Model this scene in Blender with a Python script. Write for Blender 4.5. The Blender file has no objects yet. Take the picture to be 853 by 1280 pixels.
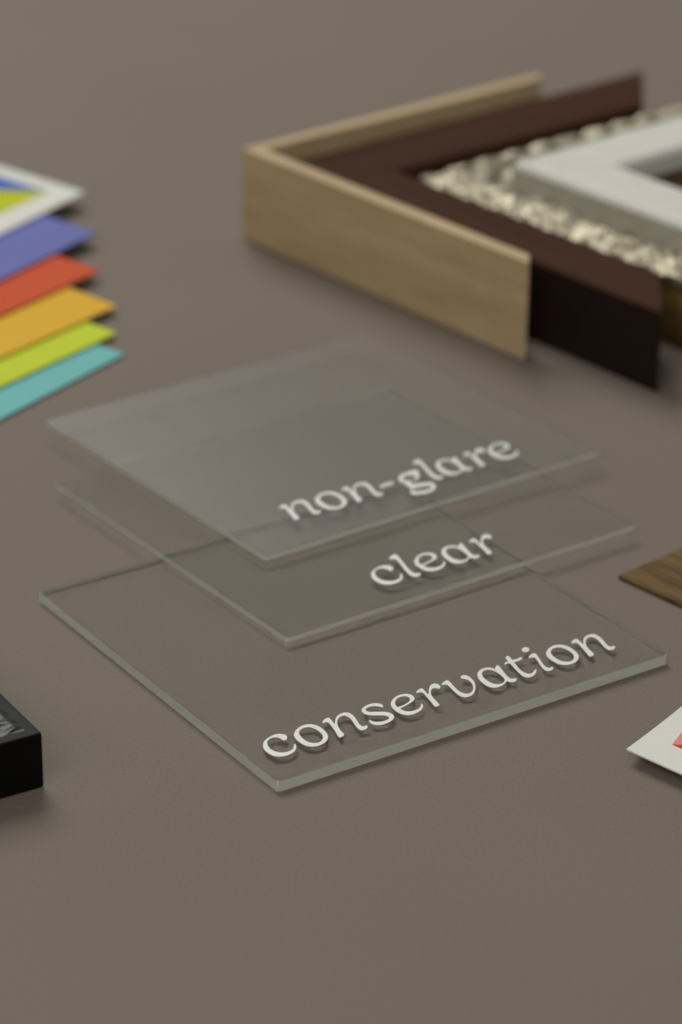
import bpy, bmesh, math, random
from mathutils import Vector, Matrix, noise

U = 0.0061                      # metres per layout unit (a glass plate is 16.4 units = 10 cm)
scn = bpy.context.scene
col = scn.collection
R = math.radians

# ------------------------------------------------------------------ camera
cam_d = bpy.data.cameras.new('camera')
cam = bpy.data.objects.new('camera', cam_d)
col.objects.link(cam)
cam.location = (0, 0, 50 * U)
cam.matrix_world = Matrix.Translation((0, 0, 50 * U)) @ Matrix.Rotation(R(90 - 25.417), 4, 'X') @ Matrix.Rotation(0.012167, 4, 'Z')
cam_d.sensor_fit = 'VERTICAL'
cam_d.sensor_height = 36.0
cam_d.sensor_width = 24.0
cam_d.lens = 104.355
cam_d.clip_start = 0.01
cam_d.clip_end = 50
cam_d.dof.use_dof = True
cam_d.dof.focus_distance = 101.0 * U
cam_d.dof.aperture_fstop = 12.0
scn.camera = cam

# ------------------------------------------------------------------ world, lamps, exposure
w = bpy.data.worlds.new('World'); scn.world = w; w.use_nodes = True
bg = w.node_tree.nodes['Background']
bg.inputs['Color'].default_value = (1.0, 0.97, 0.93, 1)
bg.inputs['Strength'].default_value = 0.175

def lamp(name, loc, target, sx, sy, power, color):
    d = bpy.data.lights.new(name, 'AREA'); d.shape = 'RECTANGLE'
    d.size, d.size_y, d.energy, d.color = sx * U, sy * U, power, color
    o = bpy.data.objects.new(name, d); col.objects.link(o)
    o.location = Vector(loc) * U
    o.rotation_euler = (Vector(target) * U - o.location).to_track_quat('-Z', 'Y').to_euler()
    return o
lamp('rear_window', (-86, 330, 257), (0, 105, 0), 172, 190, 29.5, (1.0, 0.98, 0.94))
lamp('room_fill', (-45, -55, 130), (0, 105, 0), 150, 110, 5.3, (1.0, 0.97, 0.92))

scn.view_settings.view_transform = 'Standard'
scn.view_settings.look = 'None'
scn.view_settings.exposure = 0
scn.view_settings.gamma = 1
scn.cycles.max_bounces = 28
scn.cycles.transmission_bounces = 26
scn.cycles.glossy_bounces = 8
scn.cycles.diffuse_bounces = 4
scn.cycles.caustics_refractive = True
scn.cycles.caustics_reflective = True
scn.cycles.blur_glossy = 0.0
scn.cycles.sample_clamp_indirect = 0.0
scn.cycles.use_denoising = True
scn.cycles.use_adaptive_sampling = False
scn.cycles.use_guiding = True

# ------------------------------------------------------------------ helpers
def tag(o, label=None, cat=None, group=None, kind=None):
    if label: o['label'] = label
    if cat: o['category'] = cat
    if group: o['group'] = group
    if kind: o['kind'] = kind
    return o

def empty(name, loc, rz=0):
    o = bpy.data.objects.new(name, None); col.objects.link(o)
    o.empty_display_size = 0.01
    o.location = Vector(loc) * U; o.rotation_euler = (0, 0, rz)
    return o

def link(name, bm, mat, parent=None, loc=(0, 0, 0), rz=0, smooth=False, bevel=0, seg=2):
    """one bmesh (in layout units) -> one mesh object in metres"""
    bmesh.ops.remove_doubles(bm, verts=bm.verts, dist=1e-5)
    bmesh.ops.recalc_face_normals(bm, faces=bm.faces)
    bmesh.ops.scale(bm, vec=(U, U, U), verts=bm.verts)
    me = bpy.data.meshes.new(name)
    bm.to_mesh(me); bm.free()
    o = bpy.data.objects.new(name, me); col.objects.link(o)
    for m in (mat if isinstance(mat, (list, tuple)) else [mat]): me.materials.append(m)
    o.location = Vector(loc) * U; o.rotation_euler = (0, 0, rz)
    if parent: o.parent = parent
    if smooth:
        for p in me.polygons: p.use_smooth = True
    if bevel:
        b = o.modifiers.new('bevel', 'BEVEL'); b.width = bevel * U; b.segments = seg; b.limit_method = 'ANGLE'
        b.angle_limit = R(35)
        for p in me.polygons: p.use_smooth = True
        wn = o.modifiers.new('weighted', 'WEIGHTED_NORMAL'); wn.keep_sharp = True
    return o

def prism(pts, z0, z1):
    bm = bmesh.new()
    lo = [bm.verts.new((p[0], p[1], z0)) for p in pts]
    hi = [bm.verts.new((p[0], p[1], z1)) for p in pts]
    n = len(pts)
    bm.faces.new(hi); bm.faces.new(lo[::-1])
    for i in range(n): bm.faces.new((lo[i], lo[(i + 1) % n], hi[(i + 1) % n], hi[i]))
    return bm

def material(name):
    m = bpy.data.materials.new(name); m.use_nodes = True
    nt = m.node_tree
    return m, nt, nt.nodes['Principled BSDF'], nt.nodes.new, nt.links.new

def plain(name, rgb, rough=0.6, spec=0.3, grain=0.0, gscale=900, bump=0.0, bscale=2500, metal=0.0):
    """plain coloured stock with a faint mottle and a fine tooth"""
    m, nt, p, N, L = material(name)
    p.inputs['Roughness'].default_value = rough
    p.inputs['Specular IOR Level'].default_value = spec
    p.inputs['Metallic'].default_value = metal
    tc = N('ShaderNodeTexCoord')
    nz = N('ShaderNodeTexNoise'); nz.inputs['Scale'].default_value = gscale; nz.inputs['Detail'].default_value = 4
    L(tc.outputs['Object'], nz.inputs['Vector'])
    cr = N('ShaderNodeValToRGB')
    cr.color_ramp.elements[0].position = 0.3; cr.color_ramp.elements[1].position = 0.7
    cr.color_ramp.elements[0].color = (*[c * (1 - grain) for c in rgb], 1)
    cr.color_ramp.elements[1].color = (*[min(1, c * (1 + grain)) for c in rgb], 1)
    L(nz.outputs['Fac'], cr.inputs['Fac']); L(cr.outputs['Color'], p.inputs['Base Color'])
    if bump:
        n2 = N('ShaderNodeTexNoise'); n2.inputs['Scale'].default_value = bscale; n2.inputs['Detail'].default_value = 3
        L(tc.outputs['Object'], n2.inputs['Vector'])
        b = N('ShaderNodeBump'); b.inputs['Strength'].default_value = bump; b.inputs['Distance'].default_value = 0.0002
        L(n2.outputs['Fac'], b.inputs['Height']); L(b.outputs['Normal'], p.inputs['Normal'])
    return m

def wood(name, dark, light, stretch, scale, rough, spec=0.3, contrast=(0.35, 0.65), axis=0):
    """grain running along the object's own x (axis 0) or y (axis 1)"""
    m, nt, p, N, L = material(name)
    p.inputs['Roughness'].default_value = rough
    p.inputs['Specular IOR Level'].default_value = spec
    tc = N('ShaderNodeTexCoord'); mp = N('ShaderNodeMapping')
    s = [1.0, 1.0, 1.0]; s[axis] = stretch
    mp.inputs['Scale'].default_value = s
    L(tc.outputs['Object'], mp.inputs['Vector'])
    n1 = N('ShaderNodeTexNoise'); n1.inputs['Scale'].default_value = scale; n1.inputs['Detail'].default_value = 7
    n1.inputs['Distortion'].default_value = 0.6; n1.inputs['Roughness'].default_value = 0.6
    L(mp.outputs['Vector'], n1.inputs['Vector'])
    n2 = N('ShaderNodeTexNoise'); n2.inputs['Scale'].default_value = scale * 5; n2.inputs['Detail'].default_value = 3
    L(mp.outputs['Vector'], n2.inputs['Vector'])
    mx = N('ShaderNodeMath'); mx.operation = 'MULTIPLY_ADD'; mx.inputs[1].default_value = 0.35
    L(n2.outputs['Fac'], mx.inputs[0])
    m2 = N('ShaderNodeMath'); m2.operation = 'MULTIPLY'; m2.inputs[1].default_value = 0.65
    L(n1.outputs['Fac'], m2.inputs[0]); L(m2.outputs[0], mx.inputs[2])
    cr = N('ShaderNodeValToRGB')
    cr.color_ramp.elements[0].position = contrast[0]; cr.color_ramp.elements[1].position = contrast[1]
    cr.color_ramp.elements[0].color = (*dark, 1); cr.color_ramp.elements[1].color = (*light, 1)
    L(mx.outputs[0], cr.inputs['Fac']); L(cr.outputs['Color'], p.inputs['Base Color'])
    b = N('ShaderNodeBump'); b.inputs['Strength'].default_value = 0.15; b.inputs['Distance'].default_value = 0.0002
    L(mx.outputs[0], b.inputs['Height']); L(b.outputs['Normal'], p.inputs['Normal'])
    return m

# ------------------------------------------------------------------ tabletop: grey-brown paper sheet
def paper_material():
    m, nt, p, N, L = material('grey_brown_paper')
    p.inputs['Roughness'].default_value = 0.75
    p.inputs['Specular IOR Level'].default_value = 0.25
    tc = N('ShaderNodeTexCoord')
    a = N('ShaderNodeTexNoise'); a.inputs['Scale'].default_value = 12; a.inputs['Detail'].default_value = 3
    b = N('ShaderNodeTexNoise'); b.inputs['Scale'].default_value = 1500; b.inputs['Detail'].default_value = 5; b.inputs['Roughness'].default_value = 0.7
    L(tc.outputs['Object'], a.inputs['Vector']); L(tc.outputs['Object'], b.inputs['Vector'])
    c1 = N('ShaderNodeValToRGB')
    c1.color_ramp.elements[0].position = 0.25; c1.color_ramp.elements[1].position = 0.75
    c1.color_ramp.elements[0].color = (0.184, 0.150, 0.122, 1); c1.color_ramp.elements[1].color = (0.192, 0.158, 0.129, 1)
    L(a.outputs['Fac'], c1.inputs['Fac'])
    mr = N('ShaderNodeMapRange'); mr.inputs['From Min'].default_value = 0.3; mr.inputs['From Max'].default_value = 0.7
    mr.inputs['To Min'].default_value = 0.86; mr.inputs['To Max'].default_value = 1.12
    L(b.outputs['Fac'], mr.inputs['Value'])
    mm = N('ShaderNodeVectorMath'); mm.operation = 'SCALE'
    L(c1.outputs['Color'], mm.inputs[0]); L(mr.outputs['Result'], mm.inputs['Scale'])
    L(mm.outputs['Vector'], p.inputs['Base Color'])
    bp = N('ShaderNodeBump'); bp.inputs['Strength'].default_value = 0.18; bp.inputs['Distance'].default_value = 0.00015
    L(b.outputs['Fac'], bp.inputs['Height']); L(bp.outputs['Normal'], p.inputs['Normal'])
    return m
tb = link('tabletop', prism([(-160, -60), (160, -60), (160, 480), (-160, 480)], -0.6, 0.0), paper_material())
tag(tb, kind='structure')
tag(tb, 'matte grey brown paper covering the table under everything', 'tabletop')
GLYPHS = {
 'c': [[[1.107,0.992,0],[1.156,1.171,0],[1.098,1.298,0],[0.966,1.383,0],[0.792,1.404,0],[0.594,1.358,0],[0.387,1.266,0],[0.211,1.117,0],[0.089,0.935,0],[0.005,0.693,0],[0.0,0.423,0],[0.055,0.219,0],[0.185,0.077,0],[0.362,0.008,0],[0.587,0.011,0],[0.802,0.086,0],[0.961,0.228,0],[1.078,0.414,0],[1.1,0.518,0],[1.036,0.5,0],[0.933,0.358,0],[0.791,0.241,0],[0.622,0.209,0],[0.444,0.249,0],[0.313,0.363,0],[0.242,0.541,0],[0.238,0.751,0],[0.303,0.969,0],[0.41,1.139,0],[0.553,1.234,0],[0.713,1.252,0],[0.829,1.17,0],[0.872,1.045,0],[0.885,0.925,0],[0.962,0.883,0]]],
 'o': [[[0.13,1.068,0],[0.37,1.292,0],[0.632,1.405,0],[0.875,1.402,0],[1.049,1.291,0],[1.143,1.086,0],[1.156,0.789,0],[1.104,0.482,0],[0.988,0.256,0],[0.799,0.077,0],[0.569,-0.014,0],[0.342,-0.017,0],[0.17,0.063,0],[0.049,0.222,0],[0.0,0.462,0],[0.006,0.719,0],[0.058,0.926,0]],[[0.354,1.076,0],[0.503,1.207,0],[0.679,1.246,0],[0.824,1.207,0],[0.909,1.076,0],[0.958,0.863,0],[0.938,0.603,0],[0.864,0.41,0],[0.737,0.252,0],[0.573,0.162,0],[0.41,0.2,0],[0.295,0.311,0],[0.244,0.492,0],[0.249,0.729,0],[0.286,0.931,0]]],
 'n': [[[0.091,1.242,0],[0.189,1.333,0],[0.347,1.4,0],[0.462,1.388,1],[0.452,1.241,0],[0.416,1.065,0],[0.386,0.923,1],[0.536,1.126,0],[0.712,1.305,0],[0.898,1.394,0],[1.074,1.398,0],[1.202,1.331,0],[1.248,1.17,0],[1.231,0.973,0],[1.179,0.753,0],[1.102,0.496,0],[1.086,0.331,0],[1.116,0.251,0],[1.193,0.263,0],[1.25,0.257,0],[1.241,0.171,0],[1.142,0.075,0],[1.018,0.033,0],[0.906,0.066,0],[0.86,0.195,0],[0.898,0.421,0],[0.964,0.661,0],[1.023,0.891,0],[1.032,1.077,0],[0.981,1.202,0],[0.862,1.225,0],[0.723,1.16,0],[0.575,1.024,0],[0.441,0.805,0],[0.34,0.527,0],[0.271,0.14,1],[0.173,0.068,0],[0.023,0.036,1],[0.0,0.103,0],[0.078,0.392,0],[0.184,0.779,0],[0.25,1.079,0],[0.228,1.162,0],[0.153,1.164,0],[0.084,1.186,0]]],
 's': [[[1.033,1.03,0],[0.986,0.99,0],[0.922,1.039,0],[0.83,1.16,0],[0.695,1.246,0],[0.538,1.245,0],[0.408,1.196,0],[0.367,1.106,0],[0.403,0.989,0],[0.548,0.889,0],[0.741,0.774,0],[0.891,0.654,0],[0.977,0.468,0],[0.949,0.27,0],[0.836,0.134,0],[0.633,0.026,0],[0.395,-0.012,0],[0.187,0.021,0],[0.041,0.145,0],[0.0,0.339,0],[0.037,0.484,0],[0.099,0.513,0],[0.126,0.412,0],[0.21,0.281,0],[0.355,0.211,0],[0.533,0.19,0],[0.685,0.231,0],[0.745,0.3,0],[0.739,0.404,0],[0.643,0.519,0],[0.455,0.639,0],[0.274,0.771,0],[0.184,0.951,0],[0.195,1.138,0],[0.277,1.264,0],[0.446,1.366,0],[0.678,1.421,0],[0.875,1.397,0],[1.003,1.299,0],[1.059,1.17,0]]],
 'e': [[[1.04,0.494,0],[1.053,0.439,0],[0.99,0.3,0],[0.844,0.159,0],[0.637,0.059,0],[0.395,0.02,0],[0.196,0.07,0],[0.06,0.211,0],[0.0,0.404,0],[0.001,0.659,0],[0.059,0.895,0],[0.2,1.117,0],[0.386,1.273,0],[0.62,1.384,0],[0.846,1.398,0],[1.028,1.321,0],[1.113,1.188,0],[1.107,1.01,0],[1.025,0.865,0],[0.876,0.764,0],[0.673,0.698,0],[0.432,0.633,0],[0.234,0.596,1],[0.245,0.449,0],[0.326,0.312,0],[0.472,0.242,0],[0.663,0.236,0],[0.852,0.31,0],[0.968,0.431,0]],[[0.312,1.007,0],[0.444,1.158,0],[0.606,1.251,0],[0.751,1.261,0],[0.881,1.194,0],[0.927,1.062,0],[0.865,0.928,0],[0.746,0.831,0],[0.564,0.767,0],[0.356,0.721,0],[0.212,0.727,1],[0.237,0.859,0]]],
 'r': [[[0.048,1.25,0],[0.153,1.326,0],[0.312,1.384,0],[0.402,1.382,1],[0.387,1.224,0],[0.308,0.894,1],[0.445,1.06,0],[0.592,1.245,0],[0.75,1.384,0],[0.899,1.425,0],[1.003,1.375,0],[1.03,1.245,0],[0.996,1.107,0],[0.901,1.024,0],[0.833,1.035,0],[0.807,1.099,0],[0.743,1.149,0],[0.649,1.129,0],[0.544,1.037,0],[0.428,0.873,0],[0.353,0.683,0],[0.295,0.405,0],[0.236,0.09,1],[0.154,0.041,0],[0.011,0.023,1],[0.0,0.085,0],[0.058,0.322,0],[0.151,0.733,0],[0.215,1.048,0],[0.203,1.143,0],[0.123,1.171,0],[0.043,1.198,0]]],
 'v': [[[0.0,1.223,0],[0.11,1.305,0],[0.276,1.368,0],[0.392,1.374,1],[0.382,1.236,0],[0.32,0.954,0],[0.266,0.629,0],[0.272,0.387,0],[0.344,0.238,0],[0.473,0.195,0],[0.632,0.276,0],[0.778,0.422,0],[0.883,0.595,0],[0.967,0.822,0],[0.977,1.001,0],[0.924,1.123,0],[0.853,1.193,0],[0.861,1.276,0],[0.959,1.368,0],[1.088,1.35,0],[1.159,1.224,0],[1.149,0.988,0],[1.071,0.715,0],[0.919,0.451,0],[0.747,0.242,0],[0.543,0.071,0],[0.335,0.006,0],[0.16,0.039,0],[0.08,0.177,0],[0.069,0.437,0],[0.11,0.745,0],[0.155,1.003,0],[0.155,1.115,0],[0.091,1.165,0],[0.002,1.181,0]]],
 'a': [[[1.228,1.352,1],[1.237,1.231,0],[1.169,0.963,0],[1.075,0.616,0],[1.029,0.361,0],[1.054,0.248,0],[1.13,0.224,0],[1.197,0.221,0],[1.186,0.124,0],[1.106,0.045,0],[0.989,0.008,0],[0.89,0.039,0],[0.832,0.124,0],[0.801,0.192,1],[0.675,0.104,0],[0.469,0.018,0],[0.26,0.008,0],[0.107,0.074,0],[0.017,0.227,0],[0.0,0.478,0],[0.045,0.788,0],[0.142,1.033,0],[0.271,1.21,0],[0.448,1.341,0],[0.649,1.393,0],[0.829,1.36,0],[0.937,1.258,0],[0.987,1.137,1],[1.092,1.258,0]],[[0.39,1.094,0],[0.511,1.204,0],[0.663,1.245,0],[0.782,1.185,0],[0.866,1.05,0],[0.889,0.832,0],[0.862,0.549,0],[0.824,0.371,0],[0.735,0.25,0],[0.604,0.173,0],[0.455,0.163,0],[0.345,0.234,0],[0.268,0.403,0],[0.257,0.636,0],[0.292,0.888,0]]],
 't': [[[0.319,1.602,0],[0.395,1.67,0],[0.481,1.681,0],[0.488,1.585,0],[0.431,1.348,1],[0.609,1.326,0],[0.774,1.353,0],[0.836,1.314,0],[0.792,1.234,0],[0.613,1.166,0],[0.386,1.171,1],[0.308,0.924,0],[0.233,0.603,0],[0.233,0.358,0],[0.308,0.213,0],[0.455,0.217,0],[0.596,0.306,0],[0.678,0.36,0],[0.705,0.302,0],[0.601,0.164,0],[0.421,0.035,0],[0.241,-0.012,0],[0.102,0.02,0],[0.027,0.165,0],[0.034,0.42,0],[0.099,0.754,0],[0.192,1.154,1],[0.139,1.221,0],[0.02,1.198,0],[0.0,1.26,0],[0.09,1.326,0],[0.242,1.353,1],[0.272,1.483,0]]],
 'dot': [[[0.233,1.804,0],[0.325,1.871,0],[0.454,1.865,0],[0.518,1.773,0],[0.474,1.642,0],[0.369,1.558,0],[0.23,1.555,0],[0.178,1.664,0]]],
 'i': [[[0.095,1.217,0],[0.202,1.281,0],[0.348,1.338,0],[0.472,1.326,1],[0.46,1.2,0],[0.389,0.979,0],[0.279,0.66,0],[0.19,0.363,0],[0.201,0.225,0],[0.253,0.175,0],[0.339,0.194,0],[0.38,0.168,0],[0.344,0.076,0],[0.244,0.0,0],[0.106,-0.018,0],[0.009,0.044,0],[0.0,0.222,0],[0.079,0.516,0],[0.213,0.884,0],[0.25,1.043,0],[0.225,1.109,0],[0.116,1.112,0],[0.067,1.152,0]]],
 'l': [[[0.159,1.845,0],[0.338,1.991,0],[0.641,2.054,1],[0.623,1.853,0],[0.482,1.314,0],[0.333,0.767,0],[0.275,0.389,0],[0.343,0.247,0],[0.459,0.262,0],[0.438,0.107,0],[0.273,-0.006,0],[0.091,0.007,0],[0.0,0.164,0],[0.036,0.535,0],[0.169,1.014,0],[0.295,1.462,0],[0.306,1.666,0],[0.171,1.721,0]]],
 'g': [[[0.475,1.074,0],[0.69,1.248,0],[1.005,1.331,0],[1.324,1.345,0],[1.611,1.317,0],[1.687,1.141,0],[1.564,0.877,0],[1.37,0.576,0],[1.126,0.369,0],[0.907,0.33,0],[0.765,0.377,0],[0.785,0.265,0],[1.005,0.216,0],[1.241,0.156,0],[1.449,0.029,0],[1.494,-0.242,0],[1.379,-0.517,0],[1.109,-0.755,0],[0.724,-0.854,0],[0.377,-0.819,0],[0.095,-0.703,0],[0.0,-0.496,0],[0.108,-0.221,0],[0.278,-0.052,0],[0.292,0.206,0],[0.34,0.388,0],[0.324,0.638,0],[0.349,0.87,0]],[[0.716,0.858,0],[0.875,0.952,0],[1.051,0.936,0],[1.144,0.825,0],[1.097,0.662,0],[0.958,0.576,0],[0.793,0.607,0],[0.683,0.707,0]],[[0.432,-0.184,0],[0.678,-0.199,0],[0.971,-0.246,0],[1.112,-0.336,0],[0.983,-0.439,0],[0.674,-0.443,0],[0.471,-0.373,0],[0.383,-0.289,0]]],
 'hyphen': [[[0.105,0.819,0],[0.25,0.899,0],[0.81,0.898,0],[0.894,0.795,0],[0.788,0.676,0],[0.635,0.612,0],[0.066,0.6,0],[0.0,0.647,0]]],
}

# ------------------------------------------------------------------ lettered glass plates
def glass_face(name, rough_reflection=0.0, coat=1.33):
    """clear sheet glass: refraction plus a Fresnel reflection (satin where the sheet is etched)"""
    m, nt, p, N, L = material(name)
    nt.nodes.remove(p)
    out = nt.nodes['Material Output']
    rf = N('ShaderNodeBsdfRefraction'); rf.inputs['IOR'].default_value = 1.5; rf.inputs['Roughness'].default_value = 0.0
    rf.inputs['Color'].default_value = (0.997, 1.0, 0.995, 1)
    gl = N('ShaderNodeBsdfGlossy'); gl.inputs['Roughness'].default_value = rough_reflection
    fr = N('ShaderNodeFresnel'); fr.inputs['IOR'].default_value = coat
    mx = N('ShaderNodeMixShader')
    L(fr.outputs[0], mx.inputs[0]); L(rf.outputs[0], mx.inputs[1]); L(gl.outputs[0], mx.inputs[2])
    L(mx.outputs[0], out.inputs['Surface'])
    return m

def glass_edge():
    """ground, seamed edge of the sheet: pale grey green, half scattering"""
    m, nt, p, N, L = material('ground_glass_edge')
    out = nt.nodes['Material Output']
    p.inputs['Base Color'].default_value = (0.92, 0.93, 0.82, 1)
    p.inputs['Roughness'].default_value = 0.5
    tl = N('ShaderNodeBsdfTranslucent'); tl.inputs['Color'].default_value = (0.90, 0.93, 0.80, 1)
    m1 = N('ShaderNodeMixShader'); m1.inputs[0].default_value = 0.4
    L(p.outputs[0], m1.inputs[1]); L(tl.outputs[0], m1.inputs[2])
    rf = N('ShaderNodeBsdfGlass'); rf.inputs['IOR'].default_value = 1.5; rf.inputs['Roughness'].default_value = 0.06
    rf.inputs['Color'].default_value = (0.96, 0.99, 0.94, 1)
    # the grinding scatters light on the outside; from within the sheet the cut mostly mirrors, as polished glass does
    gm = N('ShaderNodeNewGeometry')
    mr = N('ShaderNodeMapRange'); mr.inputs['To Min'].default_value = 0.06; mr.inputs['To Max'].default_value = 0.75
    L(gm.outputs['Backfacing'], mr.inputs['Value'])
    m2 = N('ShaderNodeMixShader'); L(mr.outputs['Result'], m2.inputs[0])
    L(m1.outputs[0], m2.inputs[1]); L(rf.outputs[0], m2.inputs[2])
    L(m2.outputs[0], out.inputs['Surface'])
    return m

GLASS = glass_face('clear_glass')
SATIN = glass_face('etched_glass_face', 0.235, 1.5)
EDGE = glass_edge()
VINYL = plain('white_vinyl', (0.80, 0.80, 0.76), 0.45, 0.4, 0.02, 700)

def outline(pts, steps=6):
    """closed Catmull-Rom through the points; a third value of 1 keeps a corner"""
    n = len(pts); out = []
    P = [Vector((p[0], p[1])) for p in pts]
    for i in range(n):
        p1, p2 = P[i], P[(i + 1) % n]
        p0 = P[i - 1] if not pts[i][2] else p1 - (p2 - p1)
        p3 = P[(i + 2) % n] if not pts[(i + 1) % n][2] else p2 + (p2 - p1)
        d = [max(1e-4, (b - a).length ** 0.5) for a, b in ((p0, p1), (p1, p2), (p2, p3))]
        m1 = (p2 - p1) + d[1] * ((p1 - p0) / d[0] - (p2 - p0) / (d[0] + d[1]))
        m2 = (p2 - p1) + d[1] * ((p3 - p2) / d[2] - (p3 - p1) / (d[1] + d[2]))
        for k in range(steps):
            t = k / steps; t2, t3 = t * t, t * t * t
            out.append(p1 * (2 * t3 - 3 * t2 + 1) + m1 * (t3 - 2 * t2 + t) + p2 * (-2 * t3 + 3 * t2) + m2 * (t3 - t2))
    return out

THIN = {'g': 0.10, 'hyphen': 0.06, 'l': 0.03}
def thin(pts, d, hole):
    """slim a stroke: pull the outer outline in, push a counter out"""
    if not d: return pts
    n = len(pts)
    area = sum(pts[i].x * pts[(i + 1) % n].y - pts[(i + 1) % n].x * pts[i].y for i in range(n))
    s = (1 if area > 0 else -1) * (-1 if hole else 1)
    out = []
    for i in range(n):
        t = (pts[(i + 1) % n] - pts[i - 1]).normalized()
        out.append(pts[i] + Vector((-t.y, t.x)) * d * s * (0.6 if hole else 1))
    return out

def lettering(parent, placed, z):
    """placed: (glyph, x, y, scale, turn) in the plate's own frame; cut white letters on the glass"""
    cu = bpy.data.curves.new('lettering', 'CURVE'); cu.dimensions = '2D'; cu.fill_mode = 'BOTH'
    cu.extrude = 0.005 * U
    for g, x, y, s, a in placed:
        for loop in GLYPHS[g]:
            pts = thin(outline(loop), THIN.get(g, 0.011), loop is not GLYPHS[g][0])
            sp = cu.splines.new('POLY'); sp.use_cyclic_u = True
            sp.points.add(len(pts) - 1)
            c, sn = math.cos(a) * s, math.sin(a) * s
            for q, v in zip(sp.points, pts):
                q.co = ((x + c * v.x - sn * v.y) * U, (y + sn * v.x + c * v.y) * U, 0, 1)
    tmp = bpy.data.objects.new('lettering', cu); col.objects.link(tmp)
    bpy.context.view_layer.update()
    me = bpy.data.meshes.new_from_object(tmp.evaluated_get(bpy.context.evaluated_depsgraph_get()))
    bpy.data.objects.remove(tmp); bpy.data.curves.remove(cu)
    me.name = 'lettering'
    me.materials.clear(); me.materials.append(VINYL)
    o = bpy.data.objects.new('lettering', me); col.objects.link(o)
    o.parent = parent; o.location = (0, 0, (z + 0.008) * U)
    return o

def plate(corner, th, wd, dp, z, t, label, top):
    bm = prism([(0, 0), (wd, 0), (wd, dp), (0, dp)], 0, t)
    # small seamed chamfer round both rims
    bm.edges.ensure_lookup_table()
    rim = [e for e in bm.edges if abs(e.verts[0].co.z - e.verts[1].co.z) < 1e-6]
    up = [e for e in bm.edges if abs(e.verts[0].co.z - e.verts[1].co.z) > 1e-6]
    bmesh.ops.bevel(bm, geom=up, offset=0.07, segments=2, affect='EDGES')
    for f in bm.faces:
        f.normal_update()
        f.material_index = 0 if f.normal.z > 0.9 else (1 if f.normal.z < -0.9 else 2)
    o = empty('glass_plate', (*corner, z), th)
    link('pane', bm, [top, GLASS, EDGE], o)
    tag(o, label, 'glass plate', 'lettered glass sample plates')
    return o

p1 = plate((-1.96, 83.768), 0.594, 16.42, 16.30, 0.006, 0.388,
           'thickest and nearest clear glass plate with white lettering conservation, bottom of the staggered stack', GLASS)
p2 = plate((-1.87, 93.455), 0.631, 16.38, 15.95, 0.402, 0.190,
           'thin clear glass plate with white lettering clear, middle of the staggered stack', GLASS)
p3 = plate((-2.787, 99.583), 0.650, 16.65, 15.61, 0.602, 0.186,
           'satin glass plate with white lettering non-glare, top and farthest of the staggered stack', SATIN)
lettering(p1, [(g, x, 1.28, 1, 0) for g, x in (('c', .74), ('o', 2.01), ('n', 3.31), ('s', 4.75), ('e', 5.94), ('r', 7.24), ('v', 8.34),
                                              ('a', 9.61), ('t', 11.08), ('i', 12.02), ('dot', 12.02), ('o', 12.65), ('n', 13.96))], 0.388)
lettering(p2, [(g, x, 1.37 - 0.02 * x, s, -0.02) for g, x, s in (('c', 5.26, 1.05), ('l', 6.59, .99), ('e', 7.26, 1.05), ('a', 8.52, 1.05), ('r', 10.08, 1.05))], 0.190)
lettering(p3, [(g, x, 1.94 - 0.035 * x, s, -0.035) for g, x, s in (('n', 2.73, 1.06), ('o', 4.26, 1.08), ('n', 5.68, 1.06), ('hyphen', 7.12, 1.0), ('g', 7.77, 1.0),
                                                                 ('l', 9.45, 1.0), ('a', 10.07, 1.06), ('r', 11.71, 1.08), ('e', 12.73, 1.1))], 0.186)

# ------------------------------------------------------------------ picture frame corner samples
FO = Vector((-4.95, 135.98)); FA = R(-49.4)      # outer corner of the pale wood sample, its near rail runs along +x

def rail(profile, length, far, step=None):
    """one mitred rail: profile = (inward offset, height) loop; both ends cut at 45 degrees"""
    bm = bmesh.new()
    n = max(1, int(length / step)) if step else 1
    rows = []
    for i in range(n + 1):
        t = i / n
        row = []
        for o, z in profile:
            a = o + 0.004 + (length - 2 * o - 0.004) * t
            row.append(bm.verts.new((o, a, z) if far else (a, o, z)))
        rows.append(row)
    k = len(profile)
    for i in range(n):
        for j in range(k):
            bm.faces.new((rows[i][j], rows[i][(j + 1) % k], rows[i + 1][(j + 1) % k], rows[i + 1][j]))
    bm.faces.new(rows[0]); bm.faces.new(rows[-1][::-1])
    return bm

def frame_sample(corner, profile, lens, mats, label, bevel=0.06, step=None, fn=None, smooth=False):
    c = FO + Matrix.Rotation(FA, 2) @ Vector(corner)
    root = empty('frame_corner', (c.x, c.y, 0.004), FA)
    tag(root, label, 'frame sample', 'nested picture frame corner samples')
    for far in (False, True):
        bm = rail(profile, lens[1 if far else 0], far, step)
        if fn: fn(bm, far)
        link('rail', bm, mats[1 if far else 0], root, bevel=bevel, smooth=smooth)
    return root

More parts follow.
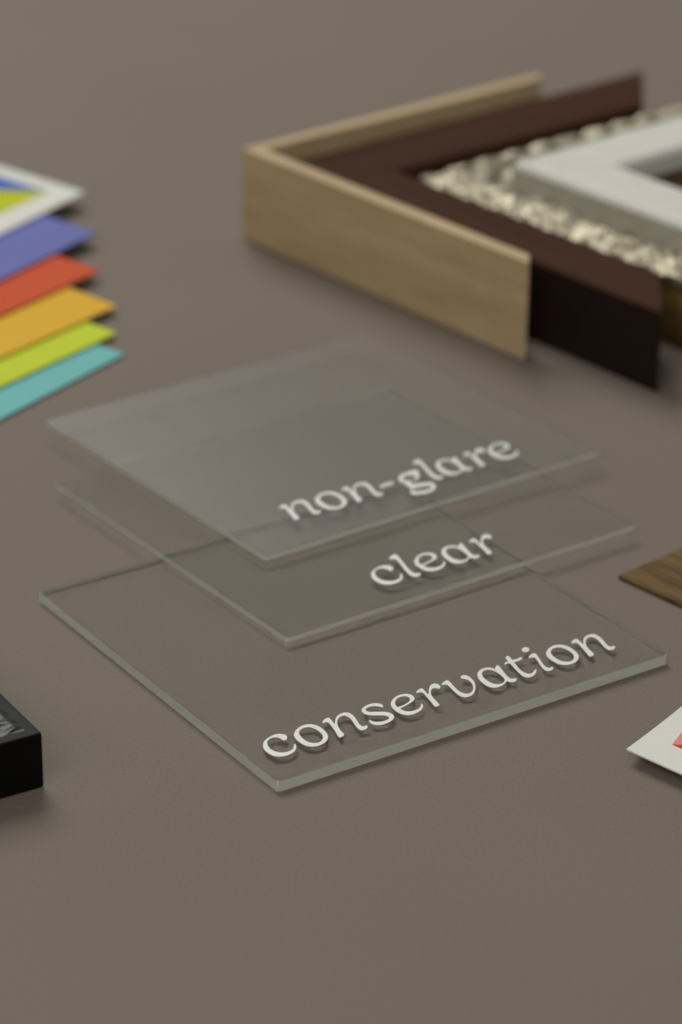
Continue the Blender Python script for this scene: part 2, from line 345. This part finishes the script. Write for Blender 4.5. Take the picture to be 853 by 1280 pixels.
maple = [wood('maple_near', (0.455, 0.33, 0.172), (0.595, 0.45, 0.258), 0.10, 160, 0.5, 0.3, axis=0),
         wood('maple_far', (0.455, 0.33, 0.172), (0.595, 0.45, 0.258), 0.10, 160, 0.5, 0.3, axis=1)]
brown = [wood('dark_stain_near', (0.046, 0.018, 0.0095), (0.068, 0.028, 0.0155), 0.08, 260, 0.65, 0.05, axis=0),
         wood('dark_stain_far', (0.046, 0.018, 0.0095), (0.068, 0.028, 0.0155), 0.08, 260, 0.65, 0.05, axis=1)]
frame_sample((0, 0), [(0, 0), (0, 4.64), (0.78, 4.64), (0.78, 0)], (19.95, 19.83), maple,
             'outermost pale maple frame corner, tall and thin, around the dark brown one', 0.09)
bf = frame_sample((1.05, 2.0), [(0, 0), (0, 3.62), (0.16, 3.78), (0.5, 3.80), (3.5, 3.62), (3.75, 3.45), (3.75, 2.4), (3.0, 2.2), (3.0, 0)], (25.0, 24.3), brown,
             'dark brown stained frame corner with a wide flat face, inside the pale maple one', 0.05)

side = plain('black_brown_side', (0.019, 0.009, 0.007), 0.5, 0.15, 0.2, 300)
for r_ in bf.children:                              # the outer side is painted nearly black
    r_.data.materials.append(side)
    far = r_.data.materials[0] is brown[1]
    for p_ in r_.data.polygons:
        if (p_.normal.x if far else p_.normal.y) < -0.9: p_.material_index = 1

def gold_material():
    m, nt, p, N, L = material('champagne_gold_leaf')
    p.inputs['Metallic'].default_value = 0.55
    p.inputs['Roughness'].default_value = 0.30
    tc = N('ShaderNodeTexCoord')
    vz = N('ShaderNodeTexNoise'); vz.inputs['Scale'].default_value = 260; vz.inputs['Detail'].default_value = 4
    L(tc.outputs['Object'], vz.inputs['Vector'])
    cr = N('ShaderNodeValToRGB')
    cr.color_ramp.elements[0].position = 0.34; cr.color_ramp.elements[1].position = 0.62
    cr.color_ramp.elements[0].color = (0.13, 0.105, 0.06, 1); cr.color_ramp.elements[1].color = (0.47, 0.43, 0.32, 1)
    e = cr.color_ramp.elements.new(0.46); e.color = (0.28, 0.25, 0.17, 1)
    L(vz.outputs['Fac'], cr.inputs['Fac']); L(cr.outputs['Color'], p.inputs['Base Color'])
    b = N('ShaderNodeBump'); b.inputs['Strength'].default_value = 0.4; b.inputs['Distance'].default_value = 0.0004
    L(vz.outputs['Fac'], b.inputs['Height']); L(b.outputs['Normal'], p.inputs['Normal'])
    return m
gold = gold_material()
gilt = plain('gilt_side', (0.34, 0.22, 0.07), 0.4, 0.5, 0.3, 150, metal=0.5)

def carve(bm, far):
    """pressed leaf-and-bead ornament along the sloping face"""
    for v in bm.verts:
        o, a = (v.co.x, v.co.y) if far else (v.co.y, v.co.x)
        if v.co.z < 2.9: continue
        fade = min(1, max(0, (v.co.z - 2.8) * 1.6))
        q = Vector((a * 5.2, o * 5.2, 3.1 if far else 0.4))
        d = noise.voronoi(q)[0]
        bead = max(0, 0.62 - d[0]) * 1.0
        leaf = math.sin(a * 3.4 + math.sin(o * 2.6) * 1.6) * 0.10
        v.co.z += fade * (bead * 0.22 + leaf - 0.12)
        v.co.z += fade * noise.noise(q * 2.3) * 0.12
gp = [(0, 0), (0, 2.35), (0.18, 2.5), (0.18, 2.75), (0.0, 2.9)]
gp += [(0.0 + 3.0 * i / 54, 3.25 + 0.45 * math.sin(min(1, i / 22) * math.pi / 2) - 0.75 * max(0, (i - 19) / 35) ** 1.3) for i in range(55)]
gp += [(3.0, 2.4), (2.4, 2.2), (2.4, 0)]
gr = frame_sample((5.6, 6.4), gp, (31, 31), [gold, gold],
             'ornate champagne gold frame corner with pressed leaf ornament, between the brown and white ones', 0, 0.065, carve, True)
for r_ in gr.children:
    r_.data.materials.append(gilt)
    for p_ in r_.data.polygons:
        if p_.center.z < 2.85 * U: p_.material_index = 1

white = plain('white_lacquer', (0.68, 0.665, 0.605), 0.5, 0.3, 0.03, 120, 0.06, 900)
wf = frame_sample((8.9, 9.3), [(0, 0), (0, 4.12), (0.25, 4.4), (3.4, 4.4), (3.7, 4.15), (3.7, 3.25), (3.3, 3.15), (3.3, 0)], (32, 32), [white, white],
             'smooth white lacquered frame corner, innermost of the nest, inside the gold one', 0.1)
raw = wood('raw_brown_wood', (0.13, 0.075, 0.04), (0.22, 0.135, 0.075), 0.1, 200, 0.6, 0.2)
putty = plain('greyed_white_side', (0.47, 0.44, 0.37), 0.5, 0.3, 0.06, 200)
for r_ in wf.children:                              # bare wood below the inner lip, a duller grey tone on the outer side
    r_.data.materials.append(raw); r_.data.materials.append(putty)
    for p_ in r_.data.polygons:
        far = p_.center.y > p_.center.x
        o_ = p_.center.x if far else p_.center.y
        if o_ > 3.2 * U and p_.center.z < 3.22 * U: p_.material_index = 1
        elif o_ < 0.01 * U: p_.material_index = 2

# ------------------------------------------------------------------ fanned stack of cards, left
def quad(tip, a1, l1, a2, l2):
    u = Vector((math.cos(R(a1)), math.sin(R(a1)))); v = Vector((math.cos(R(a2)), math.sin(R(a2))))
    t = Vector(tip)
    return [t, t + v * l2, t + v * l2 + u * l1, t + u * l1]
def local(pts, o): return [(p[0] - o[0], p[1] - o[1]) for p in pts]

CG = 'fanned stack of coloured cards'
stack = [((-9.61, 120.94), -122.6, 141.6, 0.12, (0.17, 0.50, 0.49), 'teal card, lowest and nearest of the fanned coloured stack'),
         ((-10.11, 123.04), -125.9, 138.0, 0.25, (0.56, 0.66, 0.03), 'lime green plain card lying between the teal and the orange yellow card'),
         ((-10.33, 126.02), -126.1, 137.0, 0.38, (0.74, 0.43, 0.028), 'orange yellow card lying between the lime and the red card'),
         ((-11.41, 130.14), -124.9, 138.0, 0.51, (0.60, 0.085, 0.022), 'brick red card lying between the orange yellow and the periwinkle card'),
         ((-11.98, 134.87), -121.2, 137.2, 0.64, (0.145, 0.165, 0.44), 'periwinkle blue card under the white bordered print of the fanned stack'),
         ((-12.97, 140.39), -120.0, 140.5, 0.77, (0.74, 0.74, 0.67), 'white bordered print with blue and lime shapes, top card of the fanned stack')]
zprev = 0.0
for tip, a1, a2, zt, rgb, lab in stack:
    pts = quad(tip, a1, 20, a2, 26)
    o = link('card', prism(local(pts, tip), 0, 0.09), plain('card_stock_' + lab.split()[0], rgb, 0.65, 0.12, 0.03, 500), None, (*tip, zt - 0.09))
    tag(o, lab, 'card', CG)
    top_card = o
def inlay(parent, pts, z, rgb, name='printed_shape'):
    bm = bmesh.new()
    bm.faces.new([bm.verts.new((p[0], p[1], z)) for p in pts])
    return link(name, bm, plain('print_ink_' + str(len(bpy.data.materials)), rgb, 0.6, 0.1, 0.02, 500), parent)
A = Vector((-1.75, -0.05))
pol = lambda c, a, d: c + Vector((math.cos(R(a)), math.sin(R(a)))) * d
inlay(top_card, [A, pol(A, 140.5, 12), pol(A, 178, 14)], 0.096, (0.06, 0.14, 0.46))
inlay(top_card, [A, pol(A, 178, 14), pol(A, -122.4, 12)], 0.096, (0.52, 0.56, 0.0))

# ------------------------------------------------------------------ curled art print, right edge
def art_print():
    tip = (9.61, 86.06)
    bm = bmesh.new()
    u = Vector((math.cos(R(57.7)), math.sin(R(57.7)))); v = Vector((math.cos(R(-43.4)), math.sin(R(-43.4))))
    nu, nv, lu, lv = 24, 24, 14.0, 14.0
    zf = lambda a, b: 0.06 + 0.42 * max(0, 1 - a / 9) ** 2 + 0.03 * b / 14
    g = [[None] * (nv + 1) for _ in range(nu + 1)]
    for i in range(nu + 1):
        for j in range(nv + 1):
            a, b = lu * i / nu, lv * j / nv
            p = u * a + v * b
            g[i][j] = bm.verts.new((p.x, p.y, zf(a, b)))
    for i in range(nu):
        for j in range(nv):
            bm.faces.new((g[i][j], g[i + 1][j], g[i + 1][j + 1], g[i][j + 1]))
    ext = bmesh.ops.extrude_face_region(bm, geom=bm.faces[:])
    for e in ext['geom']:
        if isinstance(e, bmesh.types.BMVert): e.co.z -= 0.055
    o = link('art_print', bm, plain('print_paper', (0.76, 0.76, 0.69), 0.65, 0.2, 0.02, 600), None, (*tip, 0.005))
    tag(o, 'white paper print with pink and red shapes, curling up at the right edge', 'print')
    inv = Matrix(((u.x, v.x), (u.y, v.y))).inverted()
    def shape(poly, rgb):
        b2 = bmesh.new()
        n = 12
        a0, a1, a2 = [Vector(p) for p in poly]
        vs = {}
        for i in range(n + 1):
            for j in range(n + 1 - i):
                p = a0 + (a1 - a0) * (i / n) + (a2 - a0) * (j / n)
                q = inv @ p
                vs[i, j] = b2.verts.new((p.x, p.y, zf(q.x, q.y) + 0.008))
        for i in range(n):
            for j in range(n - i):
                b2.faces.new((vs[i, j], vs[i + 1, j], vs[i, j + 1]))
                if j < n - i - 1: b2.faces.new((vs[i + 1, j], vs[i + 1, j + 1], vs[i, j + 1]))
        link('printed_shape', b2, plain('print_ink_' + str(len(bpy.data.materials)), rgb, 0.6, 0.1, 0.02, 500), o)
    P = Vector((1.58, 0.55))
    shape((P, pol(P, 66, 7), pol(P, 3, 9)), (0.72, 0.30, 0.29))
    shape((P, pol(P, 3, 9), pol(P, -44, 7)), (0.66, 0.055, 0.015))
art_print()

# ------------------------------------------------------------------ walnut chip, right edge
walnut = wood('walnut', (0.070, 0.040, 0.014), (0.195, 0.122, 0.050), 0.10, 330, 0.6, 0.1, (0.36, 0.62), axis=0)
ch = link('wood_chip', prism([(0, 0), (12, 0), (12, 9), (0, 9)], 0, 0.16), walnut, None, (10.43, 99.64, 0.004), R(-47.5), bevel=0.03)
tag(ch, 'thin brown walnut chip with streaky grain at the right edge of the table', 'wood sample')

# ------------------------------------------------------------------ black carved moulding block, left edge
def block():
    root = empty('moulding_block', (-9.6, 83.92, 0.004), R(-148.3 + 180))
    tag(root, 'glossy black moulding block with a swirling carved top at the left edge', 'moulding sample')
    black = plain('black_lacquer', (0.004, 0.004, 0.004), 0.5, 0.10, 0.1, 400)
    sheen = plain('black_sheen', (0.008, 0.010, 0.008), 0.36, 0.25, 0.1, 400)
    bm = prism([(0, 0), (0, 8), (-9, 8), (-9, 0)], 0, 2.05)
    link('body', bm, black, root, bevel=0.10, seg=3)
    bm = bmesh.new(); n = 130
    g = []
    for i in range(n + 1):
        row = []
        for j in range(n + 1):
            x, y = -0.42 - 8.1 * i / n, 0.42 + 7.1 * j / n
            e = min(i, j, n - i, n - j) / n
            q = Vector((x * 0.42, y * 0.6, 1.3))
            s = math.sin(12 * noise.noise(q + Vector((noise.noise(q * 1.3), noise.noise(q * 1.3 + Vector((5, 2, 1))), 0)) * 1.1))
            row.append(bm.verts.new((x, y, 2.058 + 0.075 * min(1, e * 30) * (0.55 + 0.45 * s))))
        g.append(row)
    for i in range(n):
        for j in range(n): bm.faces.new((g[i][j], g[i + 1][j], g[i + 1][j + 1], g[i][j + 1]))
    link('carved_panel', bm, sheen, root, smooth=True)
block()
